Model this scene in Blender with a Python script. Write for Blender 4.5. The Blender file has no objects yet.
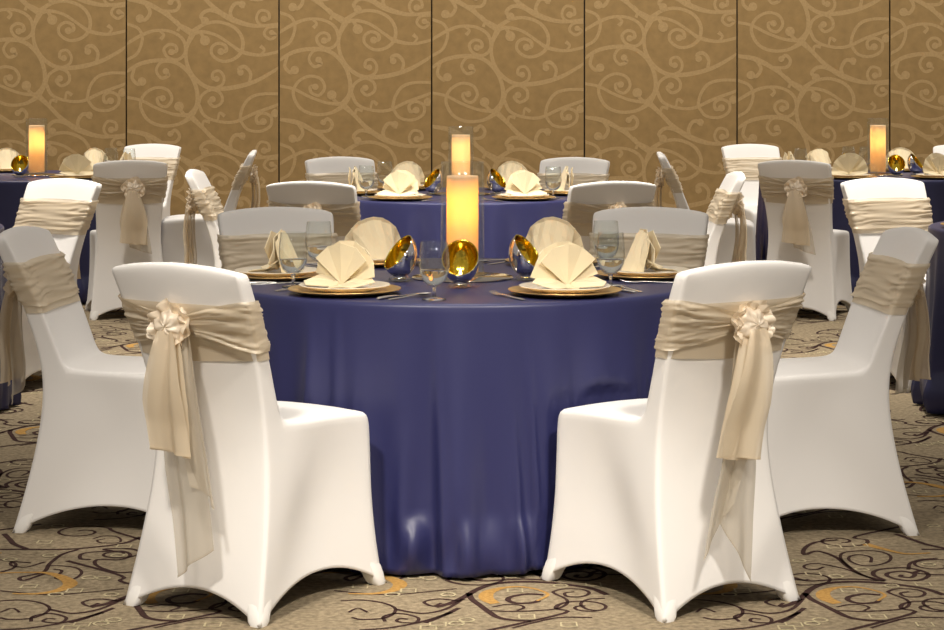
import bpy, bmesh, math, random
from math import sin, cos, pi, radians as R_
from mathutils import Vector, noise

random.seed(7)
C = bpy.context.scene.collection
PI = pi

# ------------------------------------------------------------------ helpers
class MB:
    """collects vertices / faces of ONE mesh object"""
    def __init__(s):
        s.v = []; s.f = []; s.m = []
    def grid(s, rows, wrap=False, mi=0, flip=False):
        n = len(rows[0]); b = len(s.v)
        for r in rows: s.v.extend(r)
        for i in range(len(rows)-1):
            for j in range(n if wrap else n-1):
                k = (j+1) % n
                q = (b+i*n+j, b+i*n+k, b+(i+1)*n+k, b+(i+1)*n+j)
                s.f.append(q[::-1] if flip else q); s.m.append(mi)
    def poly(s, pts, mi=0):
        b = len(s.v); s.v.extend(pts)
        s.f.append(tuple(range(b, b+len(pts)))); s.m.append(mi)
    def lathe(s, prof, n=32, mi=0, c=(0, 0, 0)):
        rows = [[(c[0]+r*cos(2*PI*j/n), c[1]+r*sin(2*PI*j/n), c[2]+z) for j in range(n)] for r, z in prof]
        s.grid(rows, True, mi)
    def box(s, x0, x1, y0, y1, z0, z1, mi=0):
        b = len(s.v)
        s.v.extend([(x0,y0,z0),(x1,y0,z0),(x1,y1,z0),(x0,y1,z0),(x0,y0,z1),(x1,y0,z1),(x1,y1,z1),(x0,y1,z1)])
        for q in ((3,2,1,0),(4,5,6,7),(0,1,5,4),(1,2,6,5),(2,3,7,6),(3,0,4,7)):
            s.f.append(tuple(b+i for i in q)); s.m.append(mi)
    def mesh(s, name, mats, smooth=True, weld=False):
        me = bpy.data.meshes.new(name)
        me.from_pydata([tuple(p) for p in s.v], [], s.f)
        for m in mats: me.materials.append(m)
        if len(mats) > 1: me.polygons.foreach_set('material_index', s.m)
        if weld:
            bm = bmesh.new(); bm.from_mesh(me)
            bmesh.ops.remove_doubles(bm, verts=bm.verts, dist=1e-5)
            bm.to_mesh(me); bm.free()
        me.polygons.foreach_set('use_smooth', [smooth]*len(me.polygons))
        me.update()
        return me

def link(name, me, parent=None, label=None):
    o = bpy.data.objects.new(name, me); C.objects.link(o)
    if parent: o.parent = parent
    if label: o['label'] = label
    return o

def tag(o, label, cat, group=None, kind=None):
    o['label'] = label; o['category'] = cat
    if group: o['group'] = group
    if kind: o['kind'] = kind
    return o

def thing(name, loc=(0, 0, 0), rz=0):
    o = bpy.data.objects.new(name, None); C.objects.link(o)
    o.empty_display_size = .05
    o.location = loc; o.rotation_euler = (0, 0, rz)
    return o

def dup(root, loc, rz=0, parent=None):
    """copy a thing with its parts and sub-parts"""
    kids = list(root.children)
    r = root.copy(); C.objects.link(r)
    if parent is None:
        r.location = loc; r.rotation_euler = (0, 0, rz)
    else:
        r.parent = parent
    for ch in kids: dup(ch, None, 0, r)
    return r

def baked(o):
    """mesh with the object's modifiers applied"""
    dg = bpy.context.evaluated_depsgraph_get()
    me = bpy.data.meshes.new_from_object(o.evaluated_get(dg))
    o.modifiers.clear(); o.data = me
    return o

def catmull(P, n=6):
    out = []
    m = len(P)
    for i in range(m-1):
        p0 = P[i-1] if i else tuple(2*a-b for a, b in zip(P[0], P[1]))
        p1, p2 = P[i], P[i+1]
        p3 = P[i+2] if i+2 < m else tuple(2*a-b for a, b in zip(P[-1], P[-2]))
        for k in range(n):
            t = k/n
            out.append(tuple(.5*((2*b)+(c-a)*t+(2*a-5*b+4*c-d)*t*t+(3*b-a-3*c+d)*t**3)
                             for a, b, c, d in zip(p0, p1, p2, p3)))
    out.append(tuple(P[-1]))
    return out

def lerp_table(T, z):
    if z <= T[0][0]: return T[0][1:]
    for a, b in zip(T, T[1:]):
        if z <= b[0]:
            t = (z-a[0])/(b[0]-a[0])
            return tuple(p+(q-p)*t for p, q in zip(a[1:], b[1:]))
    return T[-1][1:]

# ------------------------------------------------------------------ materials
def mat(name, col, rough=.5, metal=0, spec=.5, sheen=0, noise_sc=0, noise_amt=0, bump_sc=0, bump=0, bump_dist=.002):
    m = bpy.data.materials.new(name); m.use_nodes = True
    nt = m.node_tree; p = nt.nodes['Principled BSDF']
    p.inputs['Base Color'].default_value = (*col, 1)
    p.inputs['Roughness'].default_value = rough
    p.inputs['Metallic'].default_value = metal
    p.inputs['Specular IOR Level'].default_value = spec
    p.inputs['Sheen Weight'].default_value = sheen
    tc = nt.nodes.new('ShaderNodeTexCoord')
    if noise_amt:
        n = nt.nodes.new('ShaderNodeTexNoise'); n.inputs['Scale'].default_value = noise_sc
        n.inputs['Detail'].default_value = 4
        nt.links.new(tc.outputs['Object'], n.inputs['Vector'])
        mr = nt.nodes.new('ShaderNodeMapRange')
        mr.inputs['From Min'].default_value = .3; mr.inputs['From Max'].default_value = .7
        mr.inputs['To Min'].default_value = 1-noise_amt; mr.inputs['To Max'].default_value = 1+noise_amt
        nt.links.new(n.outputs['Fac'], mr.inputs['Value'])
        mx = nt.nodes.new('ShaderNodeVectorMath'); mx.operation = 'MULTIPLY'
        mx.inputs[0].default_value = col
        nt.links.new(mr.outputs[0], mx.inputs[1])
        nt.links.new(mx.outputs[0], p.inputs['Base Color'])
    if bump:
        n = nt.nodes.new('ShaderNodeTexNoise'); n.inputs['Scale'].default_value = bump_sc
        n.inputs['Detail'].default_value = 3
        nt.links.new(tc.outputs['Object'], n.inputs['Vector'])
        b = nt.nodes.new('ShaderNodeBump'); b.inputs['Strength'].default_value = bump
        b.inputs['Distance'].default_value = bump_dist
        nt.links.new(n.outputs['Fac'], b.inputs['Height'])
        nt.links.new(b.outputs[0], p.inputs['Normal'])
    return m

def organza(name, col, clear):
    """sheer cloth: part see-through, part diffuse and translucent"""
    m = bpy.data.materials.new(name); m.use_nodes = True
    nt = m.node_tree; nt.nodes.remove(nt.nodes['Principled BSDF'])
    out = nt.nodes['Material Output']
    tr = nt.nodes.new('ShaderNodeBsdfTransparent'); tr.inputs[0].default_value = (.96, .93, .88, 1)
    df = nt.nodes.new('ShaderNodeBsdfDiffuse'); df.inputs[0].default_value = (*col, 1)
    tl = nt.nodes.new('ShaderNodeBsdfTranslucent'); tl.inputs[0].default_value = (*col, 1)
    gl = nt.nodes.new('ShaderNodeBsdfGlossy'); gl.inputs['Roughness'].default_value = .4
    gl.inputs[0].default_value = (.9, .85, .75, 1)
    a = nt.nodes.new('ShaderNodeMixShader'); a.inputs[0].default_value = .35
    nt.links.new(df.outputs[0], a.inputs[1]); nt.links.new(tl.outputs[0], a.inputs[2])
    g = nt.nodes.new('ShaderNodeMixShader'); g.inputs[0].default_value = .08
    nt.links.new(a.outputs[0], g.inputs[1]); nt.links.new(gl.outputs[0], g.inputs[2])
    lw = nt.nodes.new('ShaderNodeLayerWeight'); lw.inputs[0].default_value = .35
    mr = nt.nodes.new('ShaderNodeMapRange')
    mr.inputs['To Min'].default_value = 1-clear; mr.inputs['To Max'].default_value = 1
    nt.links.new(lw.outputs['Facing'], mr.inputs['Value'])
    b = nt.nodes.new('ShaderNodeMixShader')
    nt.links.new(mr.outputs[0], b.inputs[0])
    nt.links.new(tr.outputs[0], b.inputs[1]); nt.links.new(g.outputs[0], b.inputs[2])
    nt.links.new(b.outputs[0], out.inputs[0])
    return m

def thin_glass(name, edge=.25, tint=(.97, .98, .97)):
    m = bpy.data.materials.new(name); m.use_nodes = True
    nt = m.node_tree; nt.nodes.remove(nt.nodes['Principled BSDF'])
    out = nt.nodes['Material Output']
    tr = nt.nodes.new('ShaderNodeBsdfTransparent'); tr.inputs[0].default_value = (*tint, 1)
    gl = nt.nodes.new('ShaderNodeBsdfGlossy'); gl.inputs['Roughness'].default_value = .03
    lw = nt.nodes.new('ShaderNodeLayerWeight'); lw.inputs[0].default_value = edge
    mr = nt.nodes.new('ShaderNodeMapRange')
    mr.inputs['To Min'].default_value = .04; mr.inputs['To Max'].default_value = .70
    pw = nt.nodes.new('ShaderNodeMath'); pw.operation = 'POWER'; pw.inputs[1].default_value = 2.0
    nt.links.new(lw.outputs['Facing'], pw.inputs[0]); nt.links.new(pw.outputs[0], mr.inputs['Value'])
    b = nt.nodes.new('ShaderNodeMixShader')
    nt.links.new(mr.outputs[0], b.inputs[0])
    nt.links.new(tr.outputs[0], b.inputs[1]); nt.links.new(gl.outputs[0], b.inputs[2])
    nt.links.new(b.outputs[0], out.inputs[0])
    return m

def emit(name, col, s):
    m = bpy.data.materials.new(name); m.use_nodes = True
    p = m.node_tree.nodes['Principled BSDF']
    p.inputs['Base Color'].default_value = (*col, 1)
    p.inputs['Emission Color'].default_value = (*col, 1)
    p.inputs['Emission Strength'].default_value = s
    return m

def water_mat(name='water', ior=1.33):
    m = bpy.data.materials.new(name); m.use_nodes = True
    nt = m.node_tree; nt.nodes.remove(nt.nodes['Principled BSDF'])
    g = nt.nodes.new('ShaderNodeBsdfGlass'); g.inputs['IOR'].default_value = ior; g.inputs['Roughness'].default_value = 0
    nt.links.new(g.outputs[0], nt.nodes['Material Output'].inputs[0])
    return m

def wax_mat():
    m = bpy.data.materials.new('wax'); m.use_nodes = True
    nt = m.node_tree; nt.nodes.remove(nt.nodes['Principled BSDF'])
    out = nt.nodes['Material Output']
    df = nt.nodes.new('ShaderNodeBsdfDiffuse'); df.inputs[0].default_value = (.82, .70, .50, 1)
    tl = nt.nodes.new('ShaderNodeBsdfTranslucent'); tl.inputs[0].default_value = (.85, .68, .42, 1)
    a = nt.nodes.new('ShaderNodeMixShader'); a.inputs[0].default_value = .45
    nt.links.new(df.outputs[0], a.inputs[1]); nt.links.new(tl.outputs[0], a.inputs[2])
    nt.links.new(a.outputs[0], out.inputs[0])
    return m

M = dict(
    spandex=mat('white_spandex', (.80, .775, .74), .62, spec=.25, sheen=.15, bump_sc=9, bump=.12, bump_dist=.01),
    pocket=mat('white_pocket', (.84, .82, .78), .55, spec=.3),
    sash=organza('sheer_ivory_sash', (.80, .70, .54), .36),
    tail=organza('sheer_ivory_tail', (.80, .69, .52), .30),
    tail2=organza('sheer_single_layer', (.62, .56, .46), .52),
    bow=organza('sheer_ivory_bow', (.90, .79, .63), .12),
    navy=mat('navy_satin', (.021, .0225, .084), .42, spec=.5, bump_sc=420, bump=.15, bump_dist=.001),
    board=mat('plywood', (.35, .22, .12), .6, noise_sc=6, noise_amt=.2),
    wall=mat('tan_wallcovering', (.262, .168, .066), .75, spec=.25, noise_sc=14, noise_amt=.10, bump_sc=160, bump=.25, bump_dist=.002),
    wallpat=mat('pale_scroll_print', (.35, .236, .107), .75, spec=.25, noise_sc=60, noise_amt=.10),
    gap=mat('dark_gap', (.02, .014, .008), .8),
    carpet=mat('olive_carpet', (.27, .215, .138), .95, spec=.1, noise_sc=55, noise_amt=.32, bump_sc=220, bump=.6, bump_dist=.004),
    plum=mat('plum_yarn', (.050, .026, .022), .95, spec=.1, noise_sc=90, noise_amt=.25),
    gold_yarn=mat('gold_yarn', (.42, .24, .07), .95, spec=.1, noise_sc=90, noise_amt=.2),
    cream_yarn=mat('cream_yarn', (.48, .41, .25), .95, spec=.1, noise_sc=90, noise_amt=.2),
    charger=mat('gold_charger', (.72, .47, .17), .30, metal=.75, noise_sc=20, noise_amt=.1),
    china=mat('ivory_china', (.80, .72, .58), .22),
    linen=mat('ivory_linen', (.80, .68, .45), .8, spec=.2, sheen=.15, bump_sc=300, bump=.15, bump_dist=.001),
    steel=mat('polished_steel', (.82, .79, .74), .24, metal=1),
    mirror=mat('dark_mirror', (.50, .45, .38), .06, metal=1),
    silver=mat('silvered_glass', (.62, .62, .66), .06, metal=1),
    gold=mat('gold_lining', (.72, .50, .05), .13, metal=1, bump_sc=30, bump=.2, bump_dist=.004),
    glass=thin_glass('clear_glass', .30),
    vase=thin_glass('clear_cylinder_glass', .16),
    wax=wax_mat(), water=water_mat(), solid=water_mat('solid_glass', 1.48),
    wick=mat('black_wick', (.02, .02, .02), .9),
    flame=emit('flame', (1, .72, .28), 18),
    tin=mat('tealight_tin', (.7, .7, .7), .3, metal=1),
)

# ------------------------------------------------------------------ camera (rising-front lens: level camera, shifted down)
EYE = 1.40; F = 2130.0; CX = 472.0; HOR = 77.0
cam = bpy.data.cameras.new('camera'); co = bpy.data.objects.new('camera', cam); C.objects.link(co)
co.location = (0, 0, EYE); co.rotation_euler = (PI/2, 0, 0)
cam.sensor_width = 36; cam.lens = 36*F/944; cam.shift_x = 0; cam.shift_y = -(315-HOR)/944
cam.clip_end = 100
bpy.context.scene.camera = co

def ground(x, y):
    """floor point seen at a photo position"""
    s = (y-HOR)/EYE
    return ((x-CX)/s, F/s)

def ribbon(mb, pts, w, z, mi, n=5, clip=None, axes=0):
    """flat printed band along a smooth line; w = one width or a width per point"""
    if isinstance(w, (int, float)): w = [w]*len(pts)
    P = catmull([(p[0], p[1], ww) for p, ww in zip(pts, w)], n)
    A = []; B = []
    for i, p in enumerate(P):
        a = P[max(i-1, 0)]; b = P[min(i+1, len(P)-1)]
        dx, dy = b[0]-a[0], b[1]-a[1]; L = math.hypot(dx, dy) or 1
        nx, ny = -dy/L*p[2]/2, dx/L*p[2]/2
        A.append((p[0]+nx, p[1]+ny)); B.append((p[0]-nx, p[1]-ny))
    if clip:
        A = [clip(*q) for q in A]; B = [clip(*q) for q in B]
    if axes == 0: to = lambda q: (q[0], q[1], z)
    else: to = lambda q: (q[0], z, q[1])
    mb.grid([[to(q) for q in A], [to(q) for q in B]], mi=mi)

# ------------------------------------------------------------------ floor
def build_floor():
    mb = MB()
    mb.grid([[(-9, 2, 0), (9, 2, 0)], [(-9, 17.6, 0), (9, 17.6, 0)]])
    s4 = lambda u, v: ground(780+u/5.726, 520+v/5.726)
    s1 = lambda u, v: ground(u/4.84+338*.0, 500+v/4.84)
    PLUM4 = [
        ([(0,500),(70,480),(130,440),(180,395),(260,365),(400,355),(560,360),(700,375),(830,395),(939,430)], .020),
        ([(80,330),(130,345),(200,350),(400,340),(600,350)], .013),
        ([(600,350),(480,320),(390,270),(330,220),(260,190),(200,180),(140,200),(140,165),(200,130),(330,115)], .014),
        ([(410,280),(350,225),(360,190),(450,178),(560,180),(630,205),(620,240),(540,262),(460,260),(400,235),(400,210),(460,200),(520,215),(520,245)], .010),
        ([(560,350),(400,290),(300,265),(200,250),(140,262),(150,280),(210,285),(250,270)], .009),
        ([(600,345),(540,320),(540,295),(600,280),(720,275),(820,295),(850,320),(800,345),(700,345),(620,325),(620,305),(700,295),(770,310),(750,330),(690,325),(700,315)], .014),
        ([(735,285),(745,250),(800,230),(900,220)], .012),
        ([(140,420),(180,455),(250,490),(320,525),(400,560),(500,575),(600,580)], .018),
        ([(320,520),(450,525),(600,520),(700,510),(740,485),(720,455),(640,425),(620,410),(680,395),(780,400),(830,420),(800,440),(720,440),(690,420),(740,412)], .010),
        ([(325,500),(400,485),(480,490),(510,505),(480,520)], .009),
        ([(575,430),(480,425),(400,440),(390,460),(450,478),(540,475),(570,462)], .016),
        ([(939,560),(750,560),(620,590),(520,620)], .010),
        ([(939,450),(850,455),(820,480),(870,510),(939,520)], .010),
        ([(0,590),(60,560),(140,505)], .014)]
    GOLD4 = [([(330,480),(260,450),(250,415),(320,390),(420,385),(520,400),(600,430),(560,465)], [.03,.04,.035,.018,.012,.010,.010,.008]),
             ([(490,140),(600,170),(720,195),(860,190)], [.03,.022,.015,.01])]
    PLUM1 = [
        ([(0,240),(120,240),(300,240),(450,230),(600,210),(680,180)], .015),
        ([(20,165),(50,195),(70,215),(130,238)], .018),
        ([(450,190),(500,175),(570,180),(580,205),(500,210),(470,198),(510,188)], .008),
        ([(380,240),(300,265),(240,310),(210,350),(100,375),(120,390),(230,352)], .013),
        ([(230,320),(300,320),(370,330),(395,355),(350,385),(270,380),(300,345),(260,335)], .010),
        ([(220,300),(130,325),(60,320),(60,300),(150,305)], .010),
        ([(440,290),(390,285),(400,260),(500,250),(600,250),(630,270),(580,290),(470,290),(470,320),(560,350),(640,350)], .012),
        ([(0,440),(100,450),(250,460),(400,450),(600,430)], .009),
        ([(0,490),(100,485),(200,500),(240,530),(170,570),(50,580),(0,570)], .010),
        ([(0,545),(60,525),(95,545)], .008),
        ([(240,530),(350,550),(480,530),(600,480)], .012),
        ([(570,490),(480,480),(400,495),(430,515),(480,500)], .010),
        ([(150,590),(160,565),(240,550),(320,570),(290,595),(210,590),(230,575),(270,578)], .010),
        ([(0,630),(150,620),(330,590),(500,545)], .012)]
    GOLD1 = [([(0,355),(120,352),(230,355),(310,380),(340,410),(280,440),(180,455),(60,455)], [.010,.012,.02,.035,.04,.03,.018,.012])]
    SQ = [(s4,190,310),(s4,395,405),(s4,310,155),(s4,460,145),(s4,80,600),(s4,560,555),(s4,820,370),(s4,830,600),
          (s1,140,420),(s1,215,205),(s1,600,225),(s1,360,440),(s1,340,620)]
    OV = [(s4,470,285),(s4,110,235),(s4,320,325),(s4,850,255),(s4,230,575),(s4,880,35),(s4,640,380),
          (s1,240,270),(s1,270,460),(s1,540,460),(s1,50,290),(s1,500,380),(s1,490,600),(s1,570,270),(s1,430,378)]
    rnd = random.Random(12); extra = []
    for bx, by, R, d in ((.02, 5.95, .10, 1), (.30, 5.62, .085, -1), (.42, 6.10, .12, 1), (.20, 6.42, .09, -1), (.62, 6.55, .10, 1), (.78, 6.25, .08, -1)):
        a0 = rnd.uniform(0, 6)
        sp = [(bx+R*(1-k/17)*cos(a0+d*k*.62), by+R*(1-k/17)*sin(a0+d*k*.62)) for k in range(15)]
        t0 = (sp[0][0]-d*.16*sin(a0-d*.3)*-1*-1+.10*cos(a0), sp[0][1]+.16*cos(a0)*-d+.10*sin(a0))
        extra.append(([t0]+sp, [.016]+[.013]*3+[.010]*12, 1))
    lines = extra+[([s4(*p) for p in l], w, 1) for l, w in PLUM4] + [([s4(*p) for p in l], w, 2) for l, w in GOLD4] + \
            [([s1(*p) for p in l], w, 1) for l, w in PLUM1] + [([s1(*p) for p in l], w, 2) for l, w in GOLD1]
    for fn, u, v in SQ:
        x, y = fn(u, v); a = .020
        lines.append(([(x-a,y-a),(x+a,y-a),(x+a,y+a),(x-a,y+a),(x-a,y-a)], .006, 3))
    for fn, u, v in OV:
        x, y = fn(u, v); a = .019
        lines.append(([(x+a*cos(t*PI/4), y+a*sin(t*PI/4)) for t in range(9)], .006, 4))
    PX, PY = .91, 1.34
    for i in range(-6, 7):
        for j in range(-1, 9):
            for l, w, mi in lines:
                q = [(x+i*PX+(j % 2)*0, y+j*PY) for x, y in l]
                if not (-4.6 < q[0][0] < 4.6 and 4.3 < q[0][1] < 16.6): continue
                n = 1 if mi == 3 else (4 if q[0][1] < 8 else 3)
                ribbon(mb, q, w, .0006+.0003*mi, min(mi, 3), n)
    me = mb.mesh('floor', [M['carpet'], M['plum'], M['gold_yarn'], M['cream_yarn']], smooth=False)
    tag(link('floor', me), 'olive brown carpet with plum scrolls and gold rings', 'carpet', kind='structure')
build_floor()

# ------------------------------------------------------------------ wall of scroll-patterned panels
WY = 17.0; PW = 152.7*WY/F
def build_wall():
    K = PW/601.6                       # one pattern unit in metres
    V = [
        ([(175,0),(205,42),(262,80),(280,95)], [8,12,26,8]),
        ([(265,85),(320,50),(380,42),(440,65),(470,110),(465,160),(430,190),(385,195),(350,170),(350,140),(375,125),(402,135),(405,155),(385,158)], [20,14,13,13,14,14,13,12,12,12,12,14,18,24]),
        ([(262,92),(310,80),(370,95),(430,135),(470,160),(540,172),(615,158)], [20,14,12,12,16,12,12]),
        ([(540,172),(556,152),(540,136)], [8,10,16]),
        ([(275,85),(250,140),(248,190),(265,240),(300,280),(350,303),(430,300),(520,275),(615,222)], [24,15,14,16,16,16,18,16,12]),
        ([(495,285),(502,245),(480,218),(457,224),(462,240)], [12,13,15,22,22]),
        ([(360,303),(390,288),(397,260),(380,235),(355,240),(352,262),(368,266)], [10,11,11,11,11,13,20]),
        ([(300,78),(312,95),(322,115),(324,122)], [10,14,36,18]),
        ([(12,192),(55,165),(75,110),(60,68),(12,48)], [12,12,12,12,12]),
        ([(12,128),(75,92),(130,75),(190,80),(235,110),(245,160),(215,190),(175,180),(160,150),(180,130),(205,135),(210,155),(190,160)], [12,14,12,12,13,13,12,12,12,12,12,14,22]),
        ([(140,75),(160,92),(147,110)], [8,11,15]),
        ([(215,78),(222,52),(206,32)], [12,10,8]),
        ([(12,238),(70,205),(150,192),(215,205),(265,250),(290,310),(290,370),(262,415)], [12,16,16,16,16,16,18,28]),
        ([(45,220),(35,262),(58,286),(74,276)], [12,13,16,30]),
        ([(190,198),(150,200),(130,232),(150,262),(178,252),(168,236)], [10,11,11,12,16,22]),
        ([(265,410),(200,405),(130,380),(70,350),(12,338)], [18,12,12,12,12]),
        ([(265,418),(215,445),(150,450),(95,425),(68,370),(85,325),(130,300),(175,310),(192,345),(170,375),(140,365),(136,342),(155,342)], [20,13,13,13,13,12,12,12,12,12,12,14,22]),
        ([(245,405),(228,392),(220,374),(218,368)], [8,14,34,18]),
        ([(262,410),(310,455),(360,505),(430,550),(520,575),(615,568)], [24,16,18,22,15,12]),
        ([(430,552),(422,520),(440,488),(468,490),(470,506)], [14,14,15,24,20]),
        ([(425,552),(370,520),(330,515),(306,537),(322,555)], [14,15,15,18,28]),
        ([(310,458),(318,432),(342,436)], [10,11,14]),
        ([(615,577),(545,572),(525,545),(540,515),(570,520),(575,545),(555,548)], [10,11,11,11,11,13,22]),
        ([(296,368),(310,330),(350,308),(385,325),(388,358),(358,375),(338,355),(352,346)], [12,12,12,12,12,12,14,22]),
        ([(298,368),(320,410),(370,432),(440,435),(520,400),(615,366)], [14,13,12,13,13,12]),
        ([(372,432),(380,400),(400,412)], [8,11,15]),
        ([(458,432),(470,380),(500,340),(550,325),(615,325)], [12,12,13,12,12]),
        ([(460,428),(490,465),(540,472),(580,450),(582,415),(550,400),(525,415),(530,440),(552,434)], [12,12,12,12,12,12,12,14,24]),
        ([(600,385),(598,402),(612,408)], [14,28,22]),
        ([(12,470),(90,485),(170,530),(230,580),(268,602)], [14,20,16,18,24]),
        ([(85,483),(106,520),(88,550),(66,546)], [14,14,17,30]),
        ([(150,516),(205,515),(222,490),(205,468),(186,482)], [12,13,13,14,20]),
        ([(615,578),(570,583),(555,608),(580,628),(602,612),(585,602)], [10,11,11,11,12,18]),
    ]
    shifts = {-4: 90, -3: -140, -2: 35, -1: 60, 0: -37, 1: 45, 2: 0, 3: 28, 4: -9, 5: -250, 6: 20, 7: -90, 8: 66}
    xs0 = (126.3-CX)*WY/F            # left edge of panel 1
    H = 3.6
    w = thing('wall_back', (0, WY, 0)); tag(w, 'tan folding partition wall printed with pale vine scrolls', 'wall', kind='structure')
    mb = MB(); mb.box(-9, 9, .03, .12, 0, H)
    link('backing', mb.mesh('wall_backing', [M['gap']], False), w)
    for p in range(-4, 9):
        x0 = xs0+(p-1)*PW
        mb = MB(); g = .006
        mb.box(x0+g, x0+PW-g, 0, .03, 0, H)
        for k in range(-2, 4):
            for li, (l, wd) in enumerate(V):
                pts = []
                for u, v in l:
                    yy = v+shifts[p]+k*518           # pattern units down from the top of the photo
                    z = EYE+(HOR-yy/3.9375)*WY/F
                    pts.append((x0+(u-12)*K, z))
                zs = [q[1] for q in pts]
                if max(zs) < .02 or min(zs) > H-.02: continue
                lo, hi = x0+g+.001, x0+PW-g-.001
                clip = lambda x, z: (min(max(x, lo), hi), min(max(z, .01), H-.01))
                big = wd[-1] >= 18 and max(wd[-2:]) > 16 and li not in (0, 12, 29)
                ws = [min(a, 15) if big and q > len(wd)-5 else a for q, a in enumerate(wd)]
                ribbon(mb, pts, [a*K for a in ws], -.0003-.00004*li, 1, 5, clip, axes=1)
                if big:                                   # round bud at the end of a curl
                    i0 = -1 if wd[-1] >= wd[-2] else -2
                    bx, bz = pts[i0]; br = (wd[i0]/2+2)*K
                    dot = [clip(bx+br*cos(2*PI*q/20), bz+br*sin(2*PI*q/20)) for q in range(20)]
                    mb.poly([(q[0], -.0018-.00004*li, q[1]) for q in dot], 1)
        link('wall_panel', mb.mesh('wall_panel', [M['wall'], M['wallpat']], False), w)
build_wall()

# ------------------------------------------------------------------ chair in a white stretch cover
#  z level: half width, rear y, front-of-back y
BACK = [(.46, .184, -.203, -.133), (.58, .187, -.224, -.164), (.70, .197, -.266, -.210), (.82, .208, -.318, -.268), (.905, .214, -.358, -.315)]
def cover_mesh():
    # rows of the side panel: list of (y, z, x) from rear to front
    S = [
        [(-.287,0,.229),(-.17,.062,.210),(0,.092,.188),(.16,.070,.203),(.287,0,.230)],
        [(-.258,.10,.217),(-.170,.125,.208),(-.02,.155,.172),(.155,.140,.195),(.270,.10,.219)],
        [(-.224,.24,.203),(-.128,.250,.200),(0.0,.26,.160),(.145,.255,.186),(.256,.24,.210)],
        [(-.205,.37,.190),(-.075,.375,.192),(0.035,.375,.172),(.145,.37,.193),(.254,.37,.207)],
        [(-.203,.475,.184),(-.133,.500,.184),(0,.492,.194),(.145,.490,.205),(.246,.478,.205)]]
    for z, x, yr, yf in BACK[1:]:
        S.append([(yr, z, x), (yf, z, x)])
    vid = {}; verts = []; faces = []
    fk = [-1, -.52, 0, .52, 1]
    def vert(r, c, k):
        key = (r, c, k)
        if key in vid: return vid[key]
        y, z, x = S[r][c]; f = fk[k]; q = 1-f*f
        if c == 0:
            y -= .014*q*(.3 if r < 4 else 1)
            if r == 0: y += .03*q; z += .075*q
            if r == 1: z += .045*q; y += .012*q
        if c == 4:
            if r == 0: y -= .03*q; z += .09*q
            if r == 1: z += .05*q; y -= .012*q
            if r == 4: y += .012*q; z += .004*q
        if c == 1 and r > 4: y -= .016*q
        if r == 8: z += .020*q
        if r == 4 and c in (2, 3): z += .014*q
        vid[key] = len(verts); verts.append((f*x, y, z)); return vid[key]
    for k, flip in ((0, True), (4, False)):
        for r in range(8):
            n = 4 if r < 4 else 1
            for c in range(n):
                q = [vert(r,c,k), vert(r,c+1,k), vert(r+1,c+1,k), vert(r+1,c,k)]
                faces.append(q[::-1] if flip else q)
    for k in range(4):
        for r in range(8):
            faces.append([vert(r,0,k), vert(r,0,k+1), vert(r+1,0,k+1), vert(r+1,0,k)])
        for r in range(4):
            faces.append([vert(r,4,k+1), vert(r,4,k), vert(r+1,4,k), vert(r+1,4,k+1)])
        for c in range(1, 4):
            faces.append([vert(4,c,k), vert(4,c,k+1), vert(4,c+1,k+1), vert(4,c+1,k)])
        for r in range(4, 8):
            faces.append([vert(r,1,k+1), vert(r,1,k), vert(r+1,1,k), vert(r+1,1,k+1)])
        faces.append([vert(8,0,k), vert(8,0,k+1), vert(8,1,k+1), vert(8,1,k)])
    me = bpy.data.meshes.new('slipcover'); me.from_pydata(verts, [], faces)
    bm = bmesh.new(); bm.from_mesh(me)
    bm.verts.ensure_lookup_table()
    cl = bm.edges.layers.float.new('crease_edge'); vl = bm.verts.layers.float.new('crease_vert')
    inv = {v: k for k, v in vid.items()}
    for v in bm.verts:
        r, c, k = inv[v.index]
        if r == 0 and c in (0, 4) and k in (0, 4): v[vl] = 1
        if r == 8 and k in (0, 4): v[vl] = .45
    for e in bm.edges:
        a, b = inv[e.verts[0].index], inv[e.verts[1].index]
        if a[2] == b[2] and a[2] in (0, 4):
            if a[1] == b[1] == 0: e[cl] = .65
            if a[1] == b[1] == 4: e[cl] = .35
            if a[1] == b[1] == 1 and min(a[0], b[0]) >= 4: e[cl] = .5
            if a[0] == b[0] == 4 and min(a[1], b[1]) >= 1: e[cl] = .45
        if a[0] == b[0] == 8: e[cl] = max(e[cl], .3)
        if a[0] == b[0] == 4 and a[1] == b[1] == 4: e[cl] = .3
        if a[0] == b[0] == 4 and a[1] == b[1] == 1: e[cl] = .3
    bm.to_mesh(me); bm.free()
    me.materials.append(M['spandex'])
    me.polygons.foreach_set('use_smooth', [True]*len(me.polygons))
    o = bpy.data.objects.new('tmp', me); C.objects.link(o)
    sb = o.modifiers.new('s', 'SUBSURF'); sb.levels = 3; sb.render_levels = 3
    so = o.modifiers.new('t', 'SOLIDIFY'); so.thickness = .003; so.offset = -1
    baked(o); m2 = o.data; bpy.data.objects.remove(o)
    m2.name = 'slipcover'
    return m2

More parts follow.
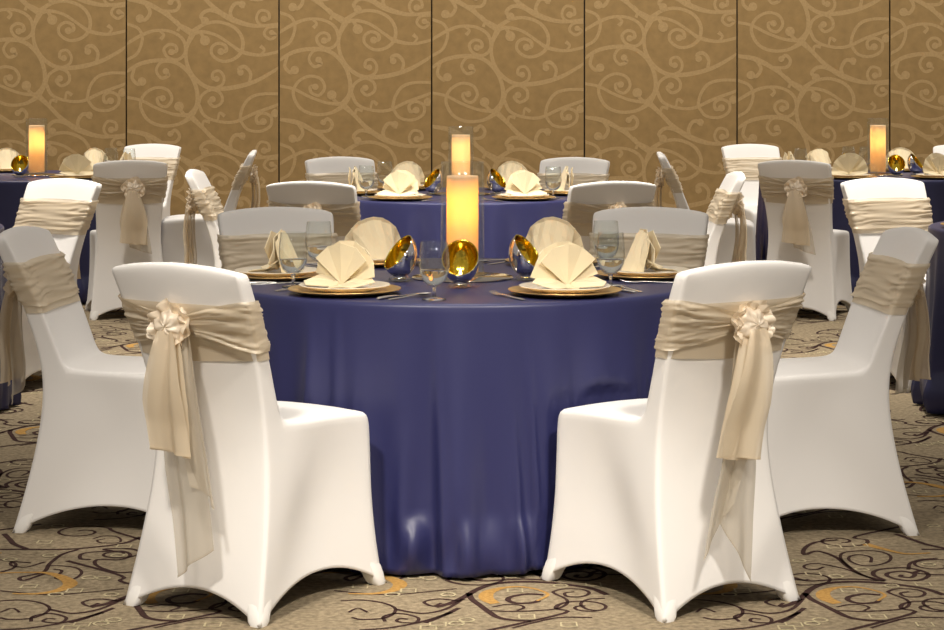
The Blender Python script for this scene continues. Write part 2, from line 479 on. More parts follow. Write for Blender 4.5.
def pocket_mesh(sx, sy):
    """tapered cup round one foot"""
    mb = MB(); rows = []
    y0, y1 = (.287, .262) if sy < 0 else (.287, .272)
    for z in (0, .010, .03, .05, .068):
        t = z/.10
        e0 = .0012-.0065*(z/.068)**3
        ox = sx*(.229-.0125*t+e0); oy = sy*(y0+(y1-y0)*t+e0)
        s = .046+.02*t
        if z == 0: s -= .008; ox -= sx*.003; oy -= sy*.003
        ring = []
        for a in range(24):
            an = 2*PI*a/24; e = 3.4
            px = math.copysign(abs(cos(an))**(2/e), cos(an)); py = math.copysign(abs(sin(an))**(2/e), sin(an))
            ring.append((ox-sx*s/2+px*s/2, oy-sy*s/2+py*s/2, z))
        rows.append(ring)
    mb.grid(rows, True)
    mb.poly(rows[0][::-1]); mb.poly([(x*.999, y*.999, z) for x, y, z in rows[-1]])
    return mb.mesh('foot_pocket', [M['pocket']])

def band_mesh(kx, seed):
    mb = MB(); n = 128
    zk = .757
    def ring(z0, off, gathered, amp, idx):
        out = []
        for j in range(n):
            t = 2*PI*j/n; e = 7
            cx = math.copysign(abs(cos(t))**(2/e), cos(t)); cy = math.copysign(abs(sin(t))**(2/e), sin(t))
            z = z0; s = sin(t)
            d = min(1, abs(cx*.2-kx)/.20)
            if gathered and s < -.05: z = zk+(z-zk)*(.25+.75*d**.75)+.010*(1-d)*noise.noise((cx*3, z0*30, seed))
            elif gathered: z += .006*noise.noise((cx*2, z0*40, seed+5))
            else:
                z -= .012*(1-d) if z0 < .70 and s < 0 else 0
            x, yr, yf = lerp_table(BACK, z)
            # creases run along the band, drifting a little and fading in and out
            w = 0
            if amp:
                u = cx*.9+(1.7 if s > 0 else 0)
                w = amp*(1.3*abs(noise.noise((u*1.1+seed, z0*62+u*1.6*(1 if s < 0 else .6), seed)))+.5*abs(noise.noise((u*2.3, z0*120-u*3, seed+9))))
            a = x+off+w*.8; b = (yf-yr)/2+off+w*1.5
            px = a*cx; q = 1-min(1, (px/x)**2)
            out.append((px, (yr+yf)/2+b*cy-.014*q*.85, z))
        return out
    mb.grid([ring(.672+.145*i/8, .0045, False, 0, i) for i in range(9)], True)
    mb.grid([ring(.695+.135*i/30, .0075, True, .0085, i) for i in range(31)], True)
    return mb.mesh('sash', [M['sash']])

def bow_mesh(seed):
    """ruffled rosette: crumpled puff on a frill"""
    mb = MB()
    rows = []; n = 56
    for i in range(15):                              # puff, facing local -y
        th = PI*.62*i/14
        row = []
        for j in range(n):
            a = 2*PI*j/n
            d = Vector((sin(th)*cos(a), -cos(th), sin(th)*sin(a)))
            k = noise.noise(d*2.2+Vector((seed, 0, 0)))+.6*abs(noise.noise(d*5+Vector((seed, 3, 0))))
            r = .049*(1+.17*k+.035*sin(9*a-4*th)+.07*sin(5*a+5*th+seed)*sin(th))
            row.append((d.x*r, -.006+d.y*r*.72, d.z*r))
        rows.append(row)
    mb.grid(rows, True)
    for lay in range(2):                             # frills
        rows = []
        for i in range(6):
            t = i/5; row = []
            for j in range(n):
                a = 2*PI*j/n
                r = .018+(.056-.008*lay)*t*(.86+.10*sin(4*a+seed+lay*1.5)+.05*sin(7*a+seed*2))
                row.append((r*cos(a), -.004-.010*lay-.010*t*(1+sin(9*a+seed+lay*2))-.010*t*t, r*sin(a)))
            rows.append(row)
        mb.grid(rows, True)
    return mb.mesh('bow', [M['bow']])

def tail_mesh(length, w0, w1, drift, seed, slant, m, layers=1, depth=.014):
    mb = MB(); rnd = random.Random(seed)
    for L in range(layers):
        ph = rnd.random()*6; rows = []
        ll = length*(1-.02*L)
        n = 24
        for i in range(25):
            t = i/24; row = []
            w = w0+(w1-w0)*min(1, t*1.7)**.7*(1-.08*max(0, t-.7))
            for j in range(n):
                u = j/(n-1)-.5
                fold = sin(u*6.5+ph+1.5*t)*.75+sin(u*13+ph*2-1.2*t)*.25
                amp = depth*(.5+.5*t)
                x = drift*t**1.2+u*w+.006*sin(5*t+ph)+.004*fold
                z = -ll*t*(1+slant*u*t)
                y = -.012-.006*L*3+fold*amp-.012*sin(PI*min(1, t*1.3))-.004
                row.append((x, y, z))
            rows.append(row)
        mb.grid(rows)
        # rolled hem
        hem = [[(p[0], p[1]-.0015, p[2]+.006) for p in rows[-1]], [(p[0], p[1]-.0015, p[2]) for p in rows[-1]]]
        mb.grid(hem)
    return mb.mesh('sash_tail', [m])

COVER = cover_mesh()
POCKETS = [pocket_mesh(sx, sy) for sx in (-1, 1) for sy in (-1, 1)]
def make_chair(kx, seed, spec):
    t = thing('banquet_chair')
    link('slipcover', COVER, t)
    for p in POCKETS: link('foot_pocket', p, t)
    s = link('sash', band_mesh(kx, seed), t)
    yk = lerp_table(BACK, .757)[1]-.014-.022
    b = link('bow', bow_mesh(seed), s); b.location = (kx, yk, .757)
    for (ln, w0, w1, dr, sl, mm, dx, dy, lay) in spec:
        q = link('sash_tail', tail_mesh(ln, w0, w1, dr, seed+int(ln*100), sl, M[mm], lay), s)
        q.location = (kx+dx, yk+.004+dy, .748)
    return t

PROTO = {
    'A': make_chair(-.018, 1, [(.315, .05, .135, .020, .04, 'tail', .004, -.014, 2), (.60, .05, .12, .045, -.14, 'tail2', .012, .012, 1), (.42, .04, .08, .085, .12, 'tail2', .03, .006, 1)]),
    'B': make_chair(.014, 4, [(.335, .05, .130, -.055, .05, 'tail', -.004, -.014, 2), (.58, .05, .11, -.035, .30, 'tail2', -.012, .012, 1), (.52, .04, .10, -.115, -.25, 'tail2', .015, .008, 1)]),
    'C': make_chair(.015, 9, [(.31, .05, .15, .0, .05, 'tail', 0, -.012, 2), (.35, .04, .13, .03, .12, 'tail2', .008, .010, 1)]),
}
used = set()
T = dict(front=(-.03, 6.72), mid=(-.06, 11.5), farl=(-2.81, 13.75), farr=(2.63, 13.8), right=(2.70, 8.96), left=(-2.75, 8.96))
#  kind, x, y, facing angle in degrees (0 = away from camera, + = turned left), label, group
CHAIRS = [
    ('A', -.580, 5.77, -32, 'white covered chair nearest on the left, its back and long-tailed bow towards us', 'chairs around the front table'),
    ('B', .534, 5.82, 32, 'white covered chair nearest on the right, its back and long-tailed bow towards us', 'chairs around the front table'),
    ('C', -1.10, 6.73, -97, 'white covered chair seen side-on at the left end of the front table', 'chairs around the front table'),
    ('C', 1.055, 6.69, 97, 'white covered chair seen side-on at the right end of the front table', 'chairs around the front table'),
    ('C', -.635, 7.49, -165, 'white covered chair facing us across the front table behind the left stemmed glasses', 'chairs around the front table'),
    ('C', .57, 7.49, 165, 'white covered chair facing us across the front table behind the right stemmed glasses', 'chairs around the front table'),
    ('C', -.66, 10.10, -14, 'white covered chair at the middle table near left, its back towards us', 'chairs around the middle table'),
    ('C', .535, 10.10, 20, 'white covered chair at the middle table near right, its back towards us', 'chairs around the middle table'),
    ('C', -1.10, 11.0, -91, 'white covered chair edge-on left of the middle table, bow on its left', 'chairs around the middle table'),
    ('C', 1.00, 10.75, 91, 'white covered chair edge-on right of the middle table, bow on its right', 'chairs around the middle table'),
    ('C', -.68, 12.44, -160, 'white covered chair facing us at the far left of the middle table', 'chairs around the middle table'),
    ('C', .50, 12.36, 160, 'white covered chair facing us at the far right of the middle table', 'chairs around the middle table'),
    ('C', -2.04, 12.58, 13, 'white covered chair with its bowed back to us at the far left table', 'chairs around the far left table'),
    ('C', -1.77, 13.9, 95, 'white covered chair edge-on facing left at the far left table', 'chairs around the far left table'),
    ('C', -2.36, 14.89, 166, 'white covered chair near the wall facing us beyond the far left table', 'chairs around the far left table'),
    ('C', 1.98, 12.58, -22, 'white covered chair with its bowed back to us at the far right table', 'chairs around the far right table'),
    ('C', 1.54, 13.55, -95, 'white covered chair edge-on facing right at the far right table', 'chairs around the far right table'),
    ('C', 2.06, 14.85, -166, 'white covered chair near the wall facing us beyond the far right table', 'chairs around the far right table'),
    ('C', 3.42, 14.85, 166, 'white covered chair cut by the right picture edge beyond the far right table', 'chairs around the far right table'),
    ('C', -2.08, 9.72, 150, 'white covered chair with gathered sash front behind the left side-on chair', 'chairs around the edge tables'),
    ('C', 2.04, 9.77, -163, 'white covered chair with gathered sash front behind the right side-on chair', 'chairs around the edge tables'),
]
for kd, x, y, a, lab, grp in CHAIRS:
    if kd not in used:
        used.add(kd); o = PROTO[kd]; o.location = (x, y, 0); o.rotation_euler = (0, 0, R_(a))
    else:
        o = dup(PROTO[kd], (x, y, 0), R_(a))
    tag(o, lab, 'chair', grp)

# ------------------------------------------------------------------ tables under navy satin cloths
TOP = .765; TR = .762
def chair_at(x, y, z, pad=.014):
    """is this point inside (or touching) a chair's skirt?"""
    if z > .70: return False
    pad -= max(0, z-.50)*.55
    for kd, cx, cy, a, *_ in CHAIRS:
        dx, dy = x-cx, y-cy
        if dx*dx+dy*dy > .3: continue
        c, s = cos(R_(a)), sin(R_(a))
        if abs(dx*c+dy*s) < .232+pad and -.3 < -dx*s+dy*c < .290+pad: return True
    return False

def cloth_mesh(seed, cx, cy, big=False):
    mb = MB(); n = 640 if big else 300; rnd = random.Random(seed)
    folds = []
    for k in range(54):
        folds.append((2*PI*(k+rnd.uniform(-.45, .45))/54, rnd.uniform(.014, .042), rnd.uniform(.25, 1)*rnd.choice((1, 1, .8)), rnd.uniform(-.06, .06), rnd.uniform(.0, .45)))
    def fold(a, t):
        s = 0
        for a0, w, h, dr, t0 in folds:
            if t <= t0: continue
            tt = (t-t0)/(1-t0)
            d = (a-a0-dr*t+PI) % (2*PI)-PI
            ww = w*(.6+.5*tt)
            s += h*tt**1.1*math.exp(-(d/ww)**2)
        return s
    rows = []
    for r in (0.001, .2, .4, .55, .68, TR-.03, TR-.010):
        rows.append([(r*cos(2*PI*j/n), r*sin(2*PI*j/n), TOP) for j in range(n)])
    for k in range(1, 4):
        an = k*PI/6
        r = TR-.010+.012*sin(an); z = TOP-.012*(1-cos(an))
        rows.append([(r*cos(2*PI*j/n), r*sin(2*PI*j/n), z) for j in range(n)])
    m = 44
    for i in range(1, m+1):
        t = i/m; z = (TOP-.012)*(1-t)+.010*t
        row = []
        for j in range(n):
            a = 2*PI*j/n
            r = TR+.002+.018*t+.046*fold(a, t)
            r += .021*min(1, t*1.5)*(.6*sin(21*a+seed+.5*t)+.5*sin(34*a+2*seed-t)+.3*sin(13*a+3*seed))
            bil = max(0, (t-.78)/.22)                 # slack cloth billows just above the floor
            nz = noise.noise((cos(a)*8+seed, sin(a)*8, 1.3))
            nz2 = noise.noise((cos(a)*15+seed, sin(a)*15, 4.3+t*2))
            r += sin(PI*min(1, bil*.97))*(.013+.026*nz)*(bil > 0)+sin(PI*bil*.8)*.040*nz2
            zz = z
            if t > .88: zz = max(.003, z+.030*max(0, noise.noise((cos(a)*11, sin(a)*11, seed)))*((t-.88)/.12))
            k = 0
            while chair_at(cx+r*cos(a), cy+r*sin(a), zz) and k < 60: r -= .004; k += 1
            row.append((r*cos(a), r*sin(a), zz))
        rows.append(row)
    last = rows[-1]
    for d in (.025, .06):
        rows.append([(x*(1-d), y*(1-d), max(.002, z-.004)) for x, y, z in last])
    mb.grid(rows, True, flip=True)
    return mb.mesh('tablecloth', [M['navy']])
TABLES = [('front', 3, 'round table draped to the floor in navy satin, in the middle foreground'),
          ('mid', 5, 'round navy draped table straight behind the front table'),
          ('farl', 8, 'round navy draped table at the far left by the patterned wall'),
          ('farr', 11, 'round navy draped table at the far right by the patterned wall'),
          ('right', 14, 'round navy draped table cut off by the right edge of the picture'),
          ('left', 17, 'round navy draped table cut off by the left edge, barely showing')]
bmb = MB(); bmb.lathe([(.001, TOP-.035), (TR-.03, TOP-.035), (TR-.025, TOP-.03), (TR-.025, TOP-.008), (TR-.03, TOP-.004), (.001, TOP-.004)], 64)
BOARD = bmb.mesh('table_top', [M['board']])
pmb = MB(); pmb.lathe([(.30, .002), (.30, .02), (.06, .05), (.04, .10), (.04, TOP-.036)], 24)
POST = pmb.mesh('pedestal', [M['steel']])
for k, sd, lab in TABLES:
    t = thing('banquet_table', (*T[k], 0))
    link('tablecloth', cloth_mesh(sd, *T[k], k == 'front'), t)
    link('table_top', BOARD, t); link('pedestal', POST, t)
    tag(t, lab, 'table', 'navy draped banquet tables')

# ------------------------------------------------------------------ tableware prototypes
def lathe_me(name, prof, m, n=40):
    mb = MB(); mb.lathe(prof, n); return mb.mesh(name, [m])
CHARGER = lathe_me('charger_plate', [(.001, .002), (.11, .002), (.118, .001), (.165, .013), (.1665, .015), (.165, .0165), (.120, .006), (.112, .005), (.001, .005)], M['charger'], 64)
PLATE = lathe_me('dinner_plate', [(.001, .0), (.085, .0), (.092, .002), (.133, .016), (.1345, .0175), (.133, .019), (.093, .006), (.086, .005), (.001, .005)], M['china'], 56)

def napkin_mesh(kind, seed):
    rnd = random.Random(seed); mb = MB()
    def fan(apex, a0, a1, n, Rf, z0, lean, amp, yy):
        pts = []
        for i in range(n+1):
            a = R_(a0+(a1-a0)*i/n); r = Rf(a)
            off = amp*(1 if i % 2 else -1)
            pts.append((apex[0]+r*cos(a), yy+lean*r*sin(a)+off, z0+r*sin(a), a))
        for i in range(n):
            p, q = pts[i], pts[i+1]
            m1 = tuple((apex[k]+p[k])/2 for k in range(2)) if False else None
            rows = []
            for s in (0, .33, .66, 1):
                rows.append([(apex[0]+(p[0]-apex[0])*s, yy+(p[1]-yy)*s, z0+(p[2]-z0)*s),
                             (apex[0]+(q[0]-apex[0])*s, yy+(q[1]-yy)*s, z0+(q[2]-z0)*s)])
            mb.grid(rows)
    if kind == 'fan':                   # full pleated half circle
        fan((0, 0), 8, 172, 12, lambda a: .136*(.84+.16*sin(a)), .012, .12, .0035, .0)
        fan((0, 0), 55, 125, 2, lambda a: .118, .012, -.05, .006, -.014)
    else:                               # few broad facets, open fan with a ridge
        pk = rnd.uniform(-6, 6)
        fan((0, 0), 14, 166, 7, lambda a: .128*(.92+.08*sin(a)+.02*cos(3*a+pk)), .012, .10, .005, .0)
        fan((0, 0), 38, 142, 4, lambda a: .119+.004*sin(a), .012, -.03, .0035, -.012)
    # folded support sloping down towards the table centre
    rows = []
    for k, (kk, zf) in enumerate(((0, 1), (.35, .70), (.7, .33), (1, 0))):
        row = []
        for i in range(9):
            a = R_(48+84*i/8); b = R_(8+164*i/8)
            p = (.124*cos(a), .016, .012+.124*sin(a)); q = (.072*cos(b), .022+.062*sin(b), .010)
            zg = .004*(1 if i % 2 else -1)*sin(PI*min(1, kk+.3))
            row.append((p[0]+(q[0]-p[0])*kk, p[1]+(q[1]-p[1])*kk+zg, p[2]+(q[2]-p[2])*kk))
        rows.append(row)
    mb.grid(rows)
    # side flaps lying on the plate
    for s in (-1, 1):
        mb.poly([(s*.012, -.010, .020), (s*.112, -.052, .0205), (s*.118, -.006, .026), (s*.070, .020, .050)])
        mb.poly([(s*.010, -.030, .0075), (s*.085, -.075, .012), (s*.112, -.052, .0205), (s*.012, -.010, .020)])
    mb.poly([(-.035, -.02, .010), (0, -.075, .008), (.035, -.02, .010), (0, .02, .045)])
    me = mb.mesh('napkin', [M['linen']], smooth=False, weld=False)
    o = bpy.data.objects.new('tmp', me); C.objects.link(o)
    so = o.modifiers.new('t', 'SOLIDIFY'); so.thickness = .0022; so.offset = 0
    baked(o); m2 = o.data; bpy.data.objects.remove(o); m2.name = 'napkin'
    return m2
NAPS = {'facet': napkin_mesh('facet', 1), 'facet2': napkin_mesh('facet', 5), 'fan': napkin_mesh('fan', 2)}

def goblet():
    t = thing('wine_glass')
    link('bowl', lathe_me('bowl', [(.004, .038), (.018, .041), (.032, .052), (.041, .072), (.0445, .095), (.043, .125), (.0385, .165), (.0375, .1655), (.0372, .164), (.0418, .125), (.0432, .095), (.0398, .073), (.031, .054), (.017, .043), (.001, .041)], M['glass']), t)
    link('water', lathe_me('water', [(.001, .0425), (.016, .0445), (.030, .0555), (.0385, .074), (.0405, .084), (.0405, .0845), (.001, .0845)], M['water']), t)
    link('stem', lathe_me('stem', [(.010, .004), (.0055, .010), (.0045, .020), (.005, .032), (.009, .0385), (.001, .039)], M['solid'], 20), t)
    link('base', lathe_me('base', [(.001, .0), (.034, .0), (.0345, .0015), (.033, .003), (.010, .006), (.001, .007)], M['solid']), t)
    return t

def fork_me():
    mb = MB()
    prof = [(0, .007, .002), (.02, .008, .003), (.06, .006, .003), (.105, .0045, .005), (.125, .006, .006), (.135, .011, .004)]
    rows = []
    for y, w, z in prof: rows.append([(-w, y, z), (-w*.5, y, z+.0022), (w*.5, y, z+.0022), (w, y, z), (w*.5, y, z-.001), (-w*.5, y, z-.001)])
    mb.grid(rows, True); mb.poly(rows[0]); mb.poly(rows[-1][::-1])
    for k in range(4):
        x = -.0095+k*.0063
        rr = []
        for y, z, w in ((.134, .004, .0025), (.150, .0035, .0022), (.170, .005, .0018), (.190, .010, .001)):
            rr.append([(x-w, y, z), (x-w, y, z+.0018), (x+w, y, z+.0018), (x+w, y, z)])
        mb.grid(rr, True); mb.poly(rr[-1])
    return mb.mesh('fork', [M['steel']])
def knife_me():
    mb = MB()
    rows = []
    for y, w, h in ((0, .006, .004), (.01, .009, .007), (.05, .008, .0075), (.09, .0055, .006), (.10, .006, .004)):
        rows.append([(w*cos(a), y, .001+h/2+h/2*sin(a)) for a in [2*PI*i/10 for i in range(10)]])
    mb.grid(rows, True); mb.poly(rows[0]); h = mb.mesh('handle', [M['steel']])
    mb = MB(); rows = []
    for y, l, r in ((.098, -.006, .006), (.12, -.007, .007), (.17, -.006, .009), (.205, -.004, .0095), (.222, .002, .008), (.226, .006, .0072)):
        rows.append([(l, y, .001), ((l+r)/2, y, .0025), (r, y, .002), ((l+r)/2, y, .0005)])
    mb.grid(rows, True); mb.poly(rows[-1]); b = mb.mesh('blade', [M['steel']])
    return h, b
def spoon_me():
    mb = MB(); rows = []
    for y, w, z in ((0, .007, .001), (.02, .008, .002), (.06, .005, .003), (.11, .004, .006), (.125, .005, .007)):
        rows.append([(-w, y, z), (-w*.5, y, z+.0022), (w*.5, y, z+.0022), (w, y, z), (w*.5, y, z-.001), (-w*.5, y, z-.001)])
    mb.grid(rows, True); mb.poly(rows[0]); h = mb.mesh('handle', [M['steel']])
    mb = MB(); rows = []
    for i in range(9):
        v = i/8; y = .121+.058*v; w = max(.0015, .0185*sin(PI*(v*.96+.03))**.6)
        row = []
        for j in range(9):
            u = j/8*2-1
            row.append((u*w, y, .001+.0075*(1-(1-u*u)*sin(PI*v)*.85)))
        rows.append(row)
    mb.grid(rows); b = mb.mesh('spoon_bowl', [M['steel']])
    return h, b
FORK = fork_me(); KH, KB = knife_me(); SH, SB = spoon_me()
def knife():
    t = thing('knife'); link('handle', KH, t); link('blade', KB, t); return t
def spoon():
    t = thing('spoon'); link('handle', SH, t); link('spoon_bowl', SB, t); return t

protos = {}
def place(kind, maker, loc, rz):
    """first call builds, later calls copy"""
    if kind not in protos:
        o = maker(); protos[kind] = o
        o.location = loc; o.rotation_euler = (0, 0, rz)
        return o
    return dup(protos[kind], loc, rz)

Z = TOP+.0005
TN = {'front': 'front table', 'mid': 'middle table', 'farl': 'far left table', 'farr': 'far right table', 'right': 'right edge table'}
def setting(tk, ang, where, nap='facet', r=.585, glass=True, fork=True, kn=True, sp=True, plate=True, napkin=True, turn=0):
    cx, cy = T[tk]; a = R_(ang); tn = TN[tk]
    er = (cos(a), sin(a)); tg = (-sin(a), cos(a))       # outward, and the diner's right hand
    at = lambda o, t, z=Z: (cx+er[0]*o+tg[0]*t, cy+er[1]*o+tg[1]*t, z)
    rz = a+PI/2                                         # local +y points to the table centre
    grp = 'place settings on the '+tn
    o = link('charger_plate', CHARGER); o.location = at(r, 0); o.rotation_euler = (0, 0, rz)
    tag(o, f'gold rimmed charger plate at the {where} of the {tn}', 'charger plate', 'charger plates on the '+tn)
    o = link('dinner_plate', PLATE); o.location = at(r, 0, Z+.0085); o.rotation_euler = (0, 0, rz)
    tag(o, f'ivory dinner plate on the gold charger, {where} of the {tn}', 'plate', 'dinner plates on the '+tn)
    if napkin:
        o = link('napkin', NAPS[nap]); o.location = at(r, 0, Z+.0085+.0055); o.rotation_euler = (0, 0, rz+R_(turn))
        kindw = 'pleated fan' if nap == 'fan' else 'broad folded'
        tag(o, f'ivory {kindw} napkin standing at the {where} of the {tn}', 'napkin', 'fan napkins on the '+tn)
    if glass:
        o = place('g', goblet, at(.575, .305) if glass is True else at(*glass), 0)
        tag(o, f'clear stemmed glass of the {where} setting on the {tn}', 'glass', 'stemmed glasses on the '+tn)
    # the diner's right is -tg rotated: knife and spoon on +t, fork on -t
    if kn:
        o = place('k', knife, at(r+.085, .192), rz+R_(4))
        tag(o, f'steel knife beside the {where} charger of the {tn}', 'knife', 'cutlery on the '+tn)
    if sp:
        o = place('s', spoon, at(r+.075, .222), rz-R_(5))
        tag(o, f'steel spoon beside the knife, {where} of the {tn}', 'spoon', 'cutlery on the '+tn)
    if fork:
        o = link('fork', FORK); o.location = at(r+.085, -.195); o.rotation_euler = (0, 0, rz-R_(3))
        tag(o, f'steel fork left of the {where} charger of the {tn}', 'fork', 'cutlery on the '+tn)

# front table
setting('front', 234, 'near left', 'facet', glass=(.57, .318))
setting('front', 301, 'near right', 'facet2', glass=(.48, .235))
setting('front', 180, 'left', 'facet', glass=(.51, .285), turn=-8)
setting('front', 2, 'right', 'facet2', glass=False, turn=8)
setting('front', 122, 'far left', 'fan', glass=(.41, .295), fork=False)
setting('front', 58, 'far right', 'fan', glass=(.44, -.275))
# middle table
for ang, wh, nk, gl in ((238, 'near left', 'facet', False), (304, 'near right', 'facet2', (.57, .20)), (180, 'left', 'facet', (.50, .22)), (0, 'right', 'facet', False),
                        (122, 'far left', 'fan', (.53, .17)), (60, 'far right', 'fan', False)):
    setting('mid', ang, wh, nk, glass=gl, kn=(wh in ('near left',)), sp=False, fork=(wh in ('near right', 'near left')))
# far tables
for ang, wh, nk, gl in ((306, 'near right', 'facet', False), (0, 'right', 'facet2', (.56, .22)), (60, 'far right', 'fan', (.50, -.20)), (122, 'far left', 'fan', (.50, -.18))):
    setting('farl', ang, wh, nk, glass=gl, kn=False, sp=False, fork=False)
for ang, wh, nk, gl in ((242, 'near left', 'fan', False), (298, 'near right', 'fan', False), (64, 'far right', 'fan', (.50, .22)), (122, 'far left', 'facet2', (.53, -.225)),
                        (180, 'left', 'facet', (.47, -.20))):
    setting('farr', ang, wh, nk, glass=gl, kn=False, sp=False, fork=False)
setting('right', 180, 'left', r=.560, glass=False, kn=False, sp=False, fork=False, napkin=False)
# stray glasses seen on the far tables
o = place('g', goblet, (-3.02, 13.28, Z), 0); tag(o, 'clear stemmed glass in front of the gold votive on the far left table', 'glass', 'stemmed glasses on the far left table')

# ------------------------------------------------------------------ centrepieces
def candle_set(tk, col, watts, lz):
    cx, cy = T[tk]; tn = TN[tk]
    o = link('mirror_tray', lathe_me('mirror_tray', [(.001, 0), (.158, 0), (.160, .002), (.160, .004), (.158, .006), (.001, .006)], M['mirror'], 64))
    o.location = (cx, cy, Z)
    tag(o, f'round dark mirror disc under the candle on the {tn}', 'mirror tray', 'mirror trays')
    o = link('glass_cylinder', lathe_me('glass_cylinder', [(.001, 0), (.066, 0), (.069, .003), (.069, .357), (.0675, .36), (.066, .357), (.066, .012), (.001, .010)], M['vase'], 56))
    o.location = (cx, cy, Z+.0065)
    tag(o, f'tall clear glass cylinder round the pillar candle of the {tn}', 'vase', 'glass candle cylinders')
    c = thing('pillar_candle', (cx, cy, Z+.0065+.0115))
    tag(c, f'glowing ivory pillar candle inside the glass cylinder on the {tn}', 'candle', 'pillar candles')
    pr = [(.001, 0), (.049, 0), (.050, .002), (.050, .300), (.0485, .305), (.046, .302), (.043, .285), (.020, .272), (.001, .270),
          (.001, .262), (.040, .272), (.0445, .26), (.0445, .006), (.001, .006)]
    link('wax', lathe_me('wax', pr, M['wax'], 48), c)
    link('wick', lathe_me('wick', [(.0015, .268), (.0015, .290), (.0005, .292)], M['wick'], 8), c)
    l = bpy.data.lights.new('candle_glow', 'POINT'); l.energy = watts; l.color = col; l.shadow_soft_size = .012
    lo = bpy.data.objects.new('candle_glow', l); C.objects.link(lo); lo.location = (cx, cy, Z+.018+lz)
candle_set('front', (1, .56, .10), 1.45, .205)
candle_set('mid', (1, .79, .48), 2.0, .22)
candle_set('farl', (1, .76, .44), 1.1, .20)
candle_set('farr', (1, .77, .46), 1.1, .20)

def globe_mesh():
    """egg globe cut on a slant: silvered outside, gold inside; opens towards local -y"""
    mb = MB(); pr = []
    for i in range(1, 21):
        th = PI*i/20
        r = .056*sin(th)**.92 if i < 20 else .0005
        z = .012+.071*(1-cos(th))
        pr.append((max(r, .0005), z))
    pr = [(.020, .010)]+pr
    mb.lathe(pr, 48)
    me = mb.mesh('globe', [M['silver'], M['gold']])
    bm = bmesh.new(); bm.from_mesh(me)
    bmesh.ops.recalc_face_normals(bm, faces=bm.faces)
    nrm = Vector((0, -.80, .62)).normalized()
    bmesh.ops.bisect_plane(bm, geom=bm.verts[:]+bm.edges[:]+bm.faces[:], plane_co=(0, -.004, .094), plane_no=nrm, clear_outer=True)
    for f in bm.faces: f.smooth = True
    bm.to_mesh(me); bm.free()
    o = bpy.data.objects.new('tmp', me); C.objects.link(o)
    so = o.modifiers.new('t', 'SOLIDIFY'); so.thickness = .0035; so.offset = -1; so.material_offset = 1; so.material_offset_rim = 1
    baked(o); m2 = o.data; bpy.data.objects.remove(o); m2.name = 'globe'
    return m2
GLOBE = globe_mesh()
def votive():
    t = thing('votive_holder')
    link('globe', GLOBE, t)
    mb = MB(); mb.lathe([(.001, 0), (.030, 0), (.033, .003), (.033, .010), (.028, .014), (.018, .016)], 32)
    for k in range(14):
        a = 2*PI*k/14; mb.lathe([(.0005, .002), (.0035, .004), (.0045, .007), (.0035, .010), (.0005, .012)], 8, c=(.033*cos(a), .033*sin(a), 0))
    link('glass_base', mb.mesh('glass_base', [M['glass']]), t)
    return t
def tealight():
    t = thing('tealight')
    link('cup', lathe_me('cup', [(.001, 0), (.019, 0), (.0195, .014), (.0185, .014), (.018, .011), (.001, .011)], M['tin'], 24), t)
    link('flame', lathe_me('flame', [(.0004, .013), (.0035, .018), (.0042, .024), (.0025, .034), (.0003, .042)], M['flame'], 12), t)
    return t
VOT = [('front', -.005, -.295, -6, 'gold lined silver globe votive open towards us before the front table candle'),
       ('front', -.195, -.095, -62, 'slant cut silver globe votive left of the front table candle'),
       ('front', .200, -.065, 62, 'slant cut silver globe votive right of the front table candle'),
       ('mid', -.150, -.05, -62, 'slant cut silver globe votive left of the middle table candle'),
       ('mid', .195, -.03, 62, 'slant cut silver globe votive right of the middle table candle'),
       ('farl', -.045, -.30, -5, 'gold lined globe votive before the far left table candle'),
       ('farr', .060, -.30, 4, 'gold lined globe votive before the far right table candle'),
       ('farr', -.225, .05, -65, 'gold topped globe votive left of the far right table candle'),
       ('farr', .235, -.06, 62, 'slant cut globe votive right of the far right table candle')]
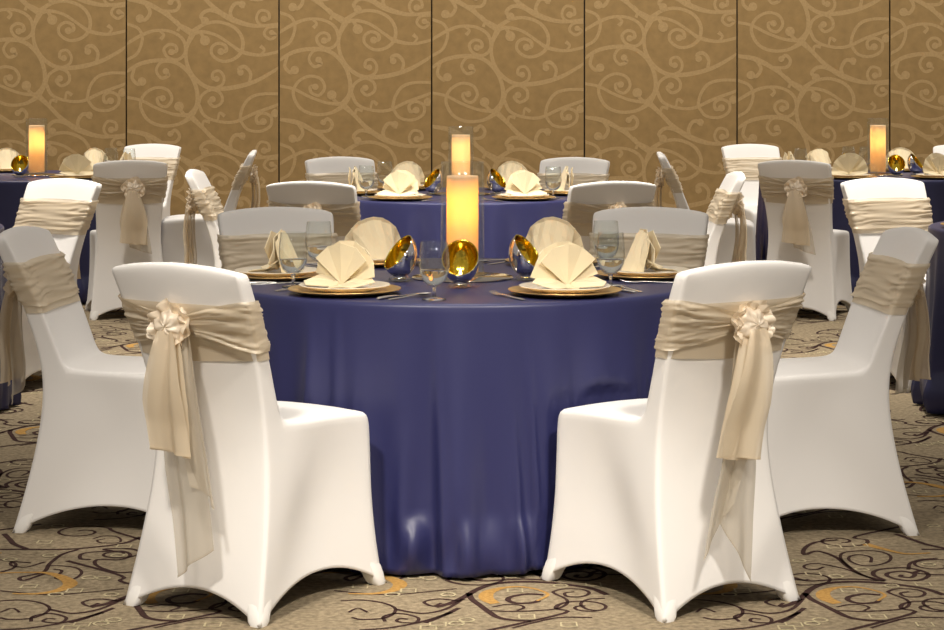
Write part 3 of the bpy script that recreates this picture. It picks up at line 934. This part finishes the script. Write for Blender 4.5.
for tk, dx, dy, a, lab in VOT:
    x, y = T[tk][0]+dx, T[tk][1]+dy
    o = place('v', votive, (x, y, Z), R_(a)); tag(o, lab, 'votive holder', 'globe votives')
    o = place('tl', tealight, (x, y, Z+.0175), 0)
    tag(o, 'lit tealight in the '+lab.replace('gold lined ', '').replace('slant cut ', '').replace('gold topped ', '').replace(' open towards us', ''), 'tealight', 'tealights')

# ------------------------------------------------------------------ light
def area(name, loc, aim, size, watts, col=(1, .93, .84), spread=180):
    l = bpy.data.lights.new(name, 'AREA'); l.shape = 'DISK'; l.size = size; l.energy = watts; l.color = col; l.spread = R_(spread)
    o = bpy.data.objects.new(name, l); C.objects.link(o); o.location = loc
    o.rotation_euler = (Vector(aim)-Vector(loc)).to_track_quat('-Z', 'Y').to_euler()
    return o
def spot(name, loc, aim, watts, ang=70, col=(1, .9, .76), r=.08):
    l = bpy.data.lights.new(name, 'SPOT'); l.energy = watts; l.color = col; l.spot_size = R_(ang); l.spot_blend = .7; l.shadow_soft_size = r
    o = bpy.data.objects.new(name, l); C.objects.link(o); o.location = loc
    o.rotation_euler = (Vector(aim)-Vector(loc)).to_track_quat('-Z', 'Y').to_euler()
    return o
for x in (-1.25, 1.25):
    area('ceiling_light', (x, 3.0, 3.5), (x*.12, 5.55, .45), .35, 11.5, spread=46)
area('ceiling_light', (0, 6.9, 4.2), (0, 6.8, .7), .4, 7, spread=60)
for x in (-1.9, 1.9):
    area('ceiling_light', (x, 9.8, 4.2), (x, 10.3, 0), .4, 42, spread=75)
area('ceiling_light', (0, 8.7, 4.2), (0, 10.6, .5), .4, 26, spread=50)
for x in (-3, 0, 3):
    area('ceiling_light', (x, 13.2, 4.2), (x, 13.8, 0), .4, 25, spread=85)
for x in (-4, -1.35, 1.35, 4):
    area('wall_washer', (x, 13.6, 4.6), (x, 17, 1.6), .5, 46, spread=120)
w = bpy.data.worlds.new('room'); bpy.context.scene.world = w; w.use_nodes = True
bg = w.node_tree.nodes['Background']; bg.inputs[0].default_value = (1, .915, .825, 1); bg.inputs[1].default_value = .36

vs = bpy.context.scene.view_settings
bpy.context.scene.display_settings.display_device = 'sRGB'
vs.view_transform = 'Standard'; vs.look = 'None'; vs.exposure = 0; vs.gamma = 1; vs.use_curve_mapping = False
